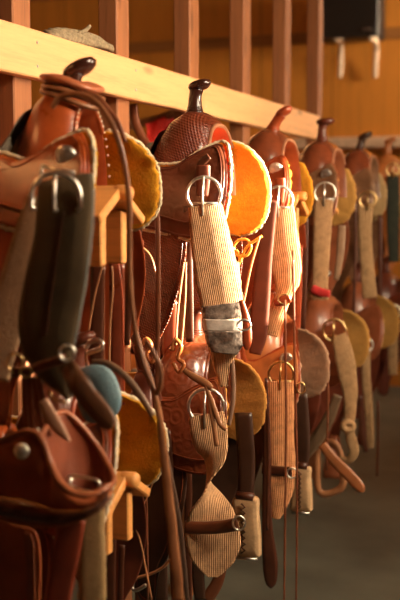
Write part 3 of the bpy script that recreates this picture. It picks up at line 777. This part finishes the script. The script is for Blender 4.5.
for q_ in (.70, .98):
    tube(crom([p.lerp(q, q_) + Vector((0, -.022 if q_ < .9 else -.009, 0)) for p, q in zip(RF, BT)], 6), .0022, 6).build('border_bead', TANL, fp, True)
m = MB(); cc = crom([p.lerp(q, .84) + Vector((0, -.0225, 0)) for p, q in zip(RF, BT)], 8)
for k in range(2, len(cc) - 1):
    a_, b_ = cc[k], cc[k] + Vector((.006, -.001, .007 if k % 2 else -.007)); tube([a_ - (b_ - a_), b_], .0022, 5, mb=m)
o_ = m.build('lacing', STRD, fp, True); o_['kind'] = 'stuff'
back = [(40, 436), (52, 420), (64, 412), (80, 424), (96, 444), (108, 464), (114, 480), (108, 488)]
by = [1.61, 1.66, 1.70, 1.72, 1.73, 1.72, 1.68, 1.63]
BK = [W(a, b, y) for (a, b), y in zip(back, by)]
fl_ = [(46, 452), (56, 470), (66, 486), (76, 496), (86, 500), (94, 500), (102, 497), (108, 492)]
FLB = [W(a, b, y) for (a, b), y in zip(fl_, [1.62, 1.66, 1.68, 1.69, 1.69, 1.68, 1.66, 1.635])]
sheet(BK, FLB, 8, PLI, 'back_panel', T, bulge=-.01)
rp = crom(RF, 8); tube(rp, .0065, 10, rfun=lambda t: .55 + .6 * min(1, t * 1.6)).build('rolled_rim', leather('rim_tan', (.34, .12, .06), .35, None, .6), T, True)
tube(crom(BK, 8), .0055, 10).build('rolled_rim', MATS['rim_tan'], T, True)
p = W(22, 451, 1.583); lathe([(.014, 0), (.0145, .002), (.012, .005), (.006, .0065), (.0004, .007)], 24, facing(p, (.2, -1, .1))).build('silver_button', metal('pewter', (.95, .85, .7), .55), T, True)
# buckle inside the pouch
T = thing('roller_buckle', W(80, 483, 1.63), 'small steel buckle resting inside the mouth of the russet pouch', 'buckle')
tube(crom([W(a, b, 1.64) for a, b in ((70, 476), (96, 480), (99, 488), (94, 492), (78, 489), (70, 484))], 5, True), .003, 8, True).build('frame', STEEL, T, True)
tube([W(72, 478, 1.635), W(68, 484, 1.63), (W(64, 492, 1.63))], .0028, 8).build('tongue', STEEL, T, True)
# skirt-like panels below the pouch
o_, yf_, Q_ = pxplate('leather_fender', [(-10, 516), (12, 524), (34, 530), (40, 548), (41, 575), (40, 604), (38, 640), (-10, 640)], 1.63, PL, None, .006, label='broad russet leather panel hanging below the pouch in the bottom left corner', cat='panel')
pxplate('tooled_edge', [(24, 534), (33, 538), (35, 560), (35, 604), (34, 630), (25, 630), (27, 600), (27, 560)], 1.625, PT, o_, .004)
strap('hanging_strap', 'reddish leather strap tapering down from under the pouch rim', 'strap', [(72, 518, 28), (67, 545, 29), (62, 575, 27), (57, 604, 26), (54, 630, 26)], 1.60, leather('strap_wine', (.26, .055, .03), .42, None, .5), .005, cols=8)
strap('fleece_girth', 'fuzzy tan wool girth hanging below the pouch, left of the wooden rack', 'girth', [(92, 506, 24), (92, 530, 26), (92, 560, 28), (92, 590, 28), (92, 625, 28)], 1.67, suede('tan_fleece', (.42, .26, .12), .95, 220), .012, rough=.12, cols=8)

# --- second saddle girth
T, c = cinch('cream corded girth in bright sun with taped lower end, in front of the second saddle', (204, 194), 17, 2.395,
      [(205, 205, 33), (206, 212, 35), (209, 230, 38), (213, 255, 42), (218, 282, 45), (222, 305, 43), (224, 325, 42), (224, 345, 34), (222, 365, 18, 0, .02), (224, 386, 8, 0, .03)], WOOLC, ringth=.0042)
for nm, pts, mm in (('tape_wrap', [(222, 304, 42), (223, 311, 42), (224, 319, 41)], TAPE), ('tape_wrap', [(225, 331, 41), (225, 342, 38), (224, 353, 26)], TAPE), ('cross_band', [(224, 319, 42), (224, 331, 42)], TAPEW)):
    strap(nm, None, None, [(a, b, w_) for a, b, w_ in pts], 2.388, mm, .012, parent=T, cols=10, camber=.004, rough=.03)
dee(W(244, 325, 2.37), 6.5, DULL, T, sq=.8)
strap('tab', None, None, [(241, 300, 5), (246, 320, 8), (247, 338, 10), (247, 350, 8)], 2.39, STRR, .004, 'round', parent=T)
strap('latigo_strap', 'dark latigo strap behind the cream corded girth on the second saddle', 'strap', [(203, 165, 14), (203, 180, 14), (202, 196, 12)], 2.44, DKL, .004)
strap('latigo_strap', 'dark strap hanging down the left edge of the cream corded girth', 'strap', [(188, 206, 9), (188, 250, 9), (189, 300, 9), (190, 342, 8)], 2.46, STRD, .004)
strap('saddle_string', 'folded dark leather string knotted on the tooled front of the second saddle', 'strap', [(209, 156, 7, .1), (202, 163, 8), (198, 174, 7), (194, 186, 4)], 2.475, STRD, .006)
# bright laces behind it
T = thing('lace_knot', W(248, 250, 2.6), 'shiny golden loop of lacing under the bright orange fleece', 'laces')
for a in ([(234, 246), (239, 240), (247, 240), (251, 247), (247, 255), (239, 256), (235, 252)], [(240, 262), (245, 250), (250, 244), (256, 240), (262, 236)], [(236, 250), (240, 257), (238, 266)]):
    tube(crom([W(x, y, 2.6) for x, y in a], 5, len(a) > 5), .004, 8, len(a) > 5).build('loop', leather('gold_lace', (.7, .36, .08), .25, None, .8), T, True)
for a in ([(260, 236, 2), (252, 262, 2.4), (246, 290, 2.4), (241, 318, 2), (240, 345, 2)], [(238, 262, 2), (240, 290, 2), (243, 316, 2)], [(233, 258, 2), (236, 285, 2), (239, 310, 2)]):
    strap('lace', None, None, a, 2.58, LACE, .003, parent=T)
strap('flap', None, None, [(0, 0, 0)], 1, STRD) if False else None
strap('stirrup_leather', 'wide red-brown stirrup leather between the taped girth and the orange girth', 'strap', [(272, 200, 12), (268, 228, 14), (264, 262, 16), (261, 300, 18), (258, 335, 18), (255, 354, 12)], 3.02, leather('stirrup_red', (.13, .035, .018), .6, None, .0), .006, cols=6)

# --- third saddle girth
T, c = cinch('orange sunlit girth hanging in front of the third saddle', (279, 200), 13.5, 3.085,
      [(279, 208, 30), (281, 222, 31), (283, 245, 32), (286, 262, 31), (287, 280, 26), (283, 296, 17), (276, 315, 17), (270, 335, 16)], WOOLO, ringth=.0042)
strap('tab', None, None, [(274, 303, 6), (283, 301, 10), (290, 298, 8)], 3.07, STRR, .006, parent=T); dee(W(284, 299, 3.065), 6, BRASS, T, sq=.8)
strap('latigo_strap', 'dark strap between the ring of the orange girth and its saddle', 'strap', [(280, 178, 10), (280, 190, 10), (279, 203, 9)], 3.12, REDL, .004)
# --- fourth
T, c = cinch('tan corded girth with red tab hanging in front of the fourth saddle', (325, 193), 10.5, 3.775,
      [(324, 199, 18), (323, 212, 19), (322, 235, 18), (321, 258, 17), (320, 282, 16), (320, 300, 17)], WOOLT, ringth=.0042)
strap('red_tab', None, None, [(312, 288, 8), (320, 292, 9), (330, 294, 7)], 3.76, plain('red_cloth_tab', (.55, .03, .03), .6), .008, parent=T)
T, c = cinch('fawn girth hanging in front of the fifth saddle in the upper row', (368, 200), 8.5, 4.45,
      [(366, 205, 15), (365, 225, 14), (366, 250, 13), (368, 275, 14), (370, 298, 15)], WOOLG, BRASS, ringth=.005)
T, c = cinch('dark green girth at the right edge in front of the farthest upper saddle', (393, 170), 6.5, 5.1,
      [(393, 176, 12), (393, 200, 13), (393, 230, 12), (394, 262, 10)], plain('dark_green_web', (.02, .021, .011), .9), BRASS, ringth=.005)
# --- lower row
T, c = cinch('pale corded girth twisted into a bow-tie shape in the lower row', (206, 406), 17.5, 2.395,
      [(206, 414, 35), (207, 420, 37), (210, 440, 37, .15), (213, 456, 30, .5), (211, 470, 22, 1.1), (209, 482, 16, 1.6), (210, 494, 28, 2.2), (211, 508, 42, 2.8), (212, 522, 51, 3.1), (213, 540, 55, PI), (213, 558, 46, PI), (213, 570, 26, PI), (213, 577, 10, PI)], WOOLC, ringth=.0045, rough=.04, cols=14)
strap('cross_strap', None, None, [(185, 527, 13), (200, 528, 13), (220, 527, 13), (238, 524, 13)], 2.375, STR, .006, parent=T, face=Vector((.1, -1, 0)))
dee(W(239, 523, 2.37), 6, STEEL, T, sq=1.2)
T = thing('leather_lace', W(208, 385, 2.36), 'pale leather lace knotted at the ring of the twisted girth', 'laces')
for a in ([(184, 370, 5), (194, 377, 7), (205, 383, 8), (212, 388, 5)], [(206, 386, 4), (212, 402, 5), (219, 422, 5), (226, 430, 4)], [(207, 386, 4), (211, 410, 5), (217, 446, 4)]):
    strap('lace', None, None, a, 2.36, STRT, .005, parent=T)
strap('piping_strap', 'narrow grey-brown strap edging the lower tooled saddle, right of the twisted girth', 'strap', [(231, 345, 4), (233, 375, 5), (233, 400, 5), (229, 425, 4)], 2.42, leather('strap_greyed2', (.3, .2, .16), .4), .006)
T, c = cinch('long peach-coloured girth with brass ring in front of the third lower saddle', (281, 374), 12.5, 3.085,
      [(281, 381, 27), (281, 395, 28), (281, 430, 26), (281, 465, 29), (280, 490, 26), (278, 508, 16), (276, 518, 8)], WOOLO, BRASS, ringth=.0042)
strap('cross_strap', None, None, [(262, 469, 10), (278, 471, 10), (292, 472, 10)], 3.07, STRD, .006, parent=T); dee(W(292, 473, 3.065), 5, STEEL, T)
dee(W(301, 388, 3.02), 4, BRASS, None, 'brass_dee', 1.4); tag(bpy.data.objects['brass_dee'], 'small brass dee shining right of the peach-coloured girth', 'ring')
T, c = cinch('fawn girth bending left at its knotted end, in front of the fourth lower saddle', (334, 330), 11, 3.775,
      [(338, 335, 16), (343, 350, 19), (347, 372, 19), (350, 392, 15), (350, 412, 12), (349, 428, 10), (352, 442, 11), (354, 452, 10), (349, 460, 8), (340, 458, 5)], WOOLG, BRASS, ringth=.005)
dee(W(348, 426, 3.74), 5, WOOLG, T, 'knot', .8, th=.012)
T, c = cinch('pale girth in shade in front of the fifth lower saddle', (366, 345), 7, 4.45,
      [(366, 352, 9), (366, 375, 9), (368, 400, 9), (370, 430, 8), (370, 448, 7)], WOOLG, ringth=.004)
T, c = cinch('short fawn girth with pale ring at the right edge in the lower row', (393, 312), 7, 5.1,
      [(393, 318, 10), (393, 340, 10), (393, 375, 9)], WOOLG, metal('pale_brass', (.7, .6, .45), .4), ringth=.006)

# --- straps in the dark gap between the first and the second saddle
gap = [
 ('glossy dark strap with rivets hanging below the nearest orange rack', [(98, 262, 15), (97, 320, 14), (96, 380, 13)], 2.10, STRD),
 ('wide dark red strap right of the riveted one below the nearest rack', [(117, 262, 16), (117, 330, 15), (116, 400, 14)], 2.12, leather('strap_oxblood', (.17, .04, .02), .3, None, .6)),
 ('thin tan strand bowing left below the nearest rack', [(103, 264, 1.6), (95, 295, 2), (89, 330, 2), (86, 362, 2)], 2.06, STRT),
 ('thin straight strand below the end of the nearest rack', [(104, 264, 1.5), (104, 320, 1.6), (104, 395, 1.6)], 2.04, STR),
 ('thin wavy strand beside the wide dark red strap', [(112, 266, 1.6), (113, 290, 1.8), (110, 330, 1.8), (109, 400, 1.8)], 2.05, STRT),
 ('shiny strand down the right edge of the wide dark red strap', [(118, 262, 2.5), (122, 295, 2.4), (123, 340, 2.4), (124, 405, 2)], 2.06, STRR),
 ('shiny dark strap slanting from under the mustard fleece', [(139, 222, 9), (134, 260, 8), (129, 300, 7), (127, 345, 6)], 2.2, STRD),
 ('glossy strap with pale edge left of the stamped fender', [(141, 240, 6), (138, 280, 6), (137, 315, 5), (136, 345, 4)], 2.22, STRR),
 ('long narrow brown strap from the mustard fleece past the stamped fender', [(153, 160, 3), (156, 185, 4.5), (158, 240, 5), (158, 310, 5), (157, 395, 4)], 2.24, STR),
 ('thin lace curving across the stamped fender', [(138, 244, 1.5), (150, 255, 1.6), (156, 275, 1.6), (157, 300, 1.5)], 2.26, STRT),
 ('pale bright lace left of the dark strap beside the cream girth', [(184, 262, 2), (180, 290, 2.5), (177, 320, 2.5), (176, 345, 2)], 2.42, LACE),
 ('second pale lace closest to the cream girth', [(186, 262, 1.6), (185, 300, 2), (181, 350, 2)], 2.41, LACE),
 ('dark strap hanging behind the lower rack near the bottom', [(122, 545, 6), (121, 575, 6), (120, 610, 6)], 2.1, STRD),
 ('dark stirrup leather hanging left of the mustard lower fleece', [(112, 520, 10), (111, 560, 10), (110, 615, 10)], 2.15, STRD),
 ('thin pale lace slanting from the lower fleece to the bottom edge', [(132, 520, 1.8), (140, 540, 1.8), (146, 570, 1.8), (153, 605, 1.8)], 2.2, STRT),
 ('thin lace rising from behind the lower rack to the long rein', [(138, 520, 1.2), (150, 490, 1.2), (162, 462, 1.2)], 2.22, STRT),
 ('narrow dark strap right beside the long light rein', [(160, 425, 5), (169, 470, 6), (180, 530, 6), (187, 604, 6)], 2.15, leather('strap_slate', (.09, .06, .05), .35)),
 ('thin dark lace between the lower fleece and the long rein', [(146, 470, 2), (147, 520, 2), (148, 600, 2)], 2.25, STR),
 ('dark strap in shade left of the twisted girth', [(166, 430, 9), (170, 480, 9), (174, 560, 9), (176, 610, 8)], 2.45, STRD),
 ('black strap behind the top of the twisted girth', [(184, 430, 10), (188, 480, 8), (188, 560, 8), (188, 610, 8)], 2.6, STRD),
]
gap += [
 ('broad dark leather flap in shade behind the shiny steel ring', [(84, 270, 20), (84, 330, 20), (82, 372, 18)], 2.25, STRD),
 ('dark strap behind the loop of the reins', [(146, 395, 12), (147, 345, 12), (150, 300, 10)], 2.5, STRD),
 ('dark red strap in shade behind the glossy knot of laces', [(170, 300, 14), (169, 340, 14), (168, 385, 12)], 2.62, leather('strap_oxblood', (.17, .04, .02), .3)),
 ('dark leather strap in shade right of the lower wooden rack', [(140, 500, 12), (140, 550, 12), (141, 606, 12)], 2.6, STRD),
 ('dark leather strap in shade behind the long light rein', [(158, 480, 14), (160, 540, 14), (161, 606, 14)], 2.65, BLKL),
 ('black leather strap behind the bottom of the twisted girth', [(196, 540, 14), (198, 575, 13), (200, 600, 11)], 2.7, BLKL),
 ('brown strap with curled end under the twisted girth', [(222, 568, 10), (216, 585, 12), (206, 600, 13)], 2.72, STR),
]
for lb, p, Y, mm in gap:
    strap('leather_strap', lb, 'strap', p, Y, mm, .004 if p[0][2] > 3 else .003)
pxtube('bent_steel_bit', 'curved steel bit shank hanging in the dark at the bottom, left of the long rein', 'bit', [(128, 545), (134, 560), (128, 575), (134, 590), (146, 585)], 2.3, .005, DULL)
pxtube('leather_loop', 'pale rawhide loop in the dark near the bottom, left of the long rein', 'loop', [(136, 578), (150, 574), (162, 568), (170, 560)], 2.32, .004, STRT)
for nm, pts, lb in (('knotted_lace', [(142, 345), (146, 339), (151, 345), (147, 354), (152, 362), (156, 352)], 'small glossy knot of laces on the stamped fender'), ('knotted_lace', [(172, 350), (175, 340), (181, 346), (178, 358), (184, 364), (179, 372), (173, 362)], 'larger glossy knot of laces left of the lower tooled fork')):
    pxtube(nm, lb, 'laces', pts, 2.38, .006, leather('knot_leather', (.42, .16, .06), .25, None, .8))


# laced rawhide stirrups seen edge-on, hanging from the lower saddles
RAW = suede('rawhide_side', (.48, .30, .16), .6, 90, 0, .001)
def side_stirrup(box, Y, T, dark=1.0, mat=RAW):
    x0, x1, y0, y1 = box; a = W(x0, y0, Y); b = W(x1, y1, Y); w = b.x - a.x; h = a.z - b.z; cx = (a.x + b.x) / 2
    prof = [(-.36, 0), (.36, 0), (.42, -.25), (.48, -.6), (.5, -.9), (.42, -1.0), (-.42, -1.0), (-.5, -.9), (-.48, -.6), (-.42, -.25)]
    m = plate([(cx + p * w, a.z + q * h) for p, q in prof], lambda x, z: Y + .01, .035, sm=4, dome=.006)
    st_ = m.build('stirrup', mat, T, True)
    z = MB()
    pts = []
    for k in range(17):
        pts.append(Vector((cx + (.07 if k % 2 else -.07) * w, Y - .017, a.z - h * (.08 + .84 * k / 16))))
    tube(pts, .0028, 5, mb=z); z.build('lacing', STRD, st_, True)
    m2 = MB(); tube([Vector((cx - .3 * w, Y, a.z + .004)), Vector((cx + .3 * w, Y, a.z + .004))], .012, 8, mb=m2); m2.build('top_bolt', STRD, st_, True)
    tube([Vector((cx - .42 * w, Y, b.z - .006)), Vector((cx + .42 * w, Y, b.z - .006))], .007, 8).build('tread_edge', DULL, st_, True)
    P_ = [(Vector((cx - .01, Y + .01, a.z + .24)), .05, 0), (Vector((cx, Y + .01, a.z + .1)), .05, 0), (Vector((cx, Y + .005, a.z - .01)), .045, 0)]
    ribbon(P_, .006, 6, 4).build('stirrup_strap', BLKL, T, True)
side_stirrup((231, 259, 496, 558), 2.75, LOW2)
side_stirrup((291, 311, 466, 512), 3.25, LOW3)
p_ = [W(a, b, 3.85) for a, b in ((318, 448), (317, 470), (318, 488), (324, 494), (336, 491), (343, 484), (342, 468), (338, 448), (328, 442))]
tube(crom(p_, 4, True), .014, 8, True, flat=.7).build('stirrup', STRT, LOW4, True)

# --- hanging straps further along the row
far = [
 ('thin brown string hanging to the floor right of the peach-coloured girth', [(285, 300, 2.2), (286, 420, 2.4), (285, 520, 2.2), (284, 606, 2)], 3.0, STR),
 ('second thin string hanging to the floor, further right of the peach-coloured girth', [(293, 250, 2.2), (295, 380, 2.6), (297, 480, 2.2), (296, 606, 2)], 3.02, STR),
 ('dark forked strap with blunt tip hanging low under the peach-coloured girth', [(266, 400, 6), (267, 450, 8), (267, 520, 10), (270, 560, 15), (271, 588, 14)], 2.98, STRD),
 ('narrow strap running down over the left half of the peach-coloured girth', [(266, 378, 3), (268, 430, 3.5), (268, 480, 3.5), (267, 530, 3)], 2.96, STRD),
 ('reddish strap between the third and fourth saddles in the upper row', [(300, 245, 6), (299, 290, 6), (297, 340, 6)], 3.5, STRR),
 ('dark strap left of the tan corded girth', [(306, 215, 5), (305, 270, 5), (303, 330, 5)], 3.6, STRD),
 ('grey strap right of the tan corded girth', [(342, 225, 8), (340, 255, 8), (336, 280, 5)], 4.1, leather('strap_grey', (.25, .17, .12), .45)),
 ('narrow dark strap just left of the fifth saddle girth', [(355, 200, 3), (355, 260, 3), (353, 330, 3)], 4.4, STRD),
 ('dark strap hanging between the fifth and the farthest saddle', [(380, 215, 5), (380, 270, 5), (379, 340, 5)], 4.9, STRD),
 ('brown strap end kicking out to the right over the floor', [(322, 444, 9), (334, 460, 11), (350, 476, 12), (364, 492, 12)], 3.6, leather('strap_rust', (.30, .12, .05), .5)),
 ('dull grey-brown strap slanting left under the fourth lower saddle', [(338, 395, 9), (328, 420, 12), (315, 442, 13), (302, 458, 11)], 3.7, leather('strap_dull', (.12, .08, .05), .6)),
 ('thin string crossing the grey-brown slanting strap', [(326, 350, 2), (328, 400, 2.2), (326, 470, 2)], 3.65, STR),
 ('thin dark string hanging alone over the floor near the right edge', [(378, 400, 2.5), (378, 440, 2.5), (377, 476, 2.5)], 4.4, STRD),
 ('dark strap looping beneath the fifth lower saddle', [(360, 395, 5), (362, 430, 6), (366, 452, 5)], 4.4, STRD),
]
for lb, p, Y, mm in far: strap('leather_strap', lb, 'strap', p, Y, mm, .004, 'round' if 'end kick' in lb or 'blunt' in lb else None)


# ================================================================== light
w = bpy.data.worlds.new('world'); bpy.context.scene.world = w; w.use_nodes = True
bg = w.node_tree.nodes['Background']; bg.inputs['Color'].default_value = (1.0, .86, .66, 1); bg.inputs['Strength'].default_value = 2.0
def area(name, y0, y1, z0, z1, power, c=(1, .80, .55)):
    l = bpy.data.lights.new(name, 'AREA'); l.shape = 'RECTANGLE'; l.size = y1 - y0; l.size_y = z1 - z0; l.energy = power; l.color = c; l.spread = math.radians(125 if y0 < 2 else 105)
    o = bpy.data.objects.new(name, l); col.objects.link(o); o.location = (WR + .12, (y0 + y1) / 2, (z0 + z1) / 2)
    o.rotation_euler = Vector((-1, .12 if y0 < 2 else 0, -.42 if y0 < 2 else 0)).to_track_quat('-Z', 'Z').to_euler(); return o
for i, (y0, y1, z0, z1) in enumerate(wins): area('window_light', y0, y1, z0, z1, (105, 118, 210)[i] * (y1 - y0) * (z1 - z0))  # added area lamps: first tilted towards near saddles, last brightens the back wall
s = bpy.data.lights.new('sun', 'SUN'); s.energy = 55; s.angle = .01; s.color = (1, .84, .6)
so = bpy.data.objects.new('sun', s); col.objects.link(so)
sd = Vector((-2.25, -.72, -.45)); so.rotation_euler = sd.to_track_quat('-Z', 'Y').to_euler()
vs_ = bpy.context.scene.view_settings; vs_.view_transform = 'Standard'; vs_.look = 'None'; vs_.exposure = .28; vs_.gamma = 1; vs_.use_curve_mapping = False
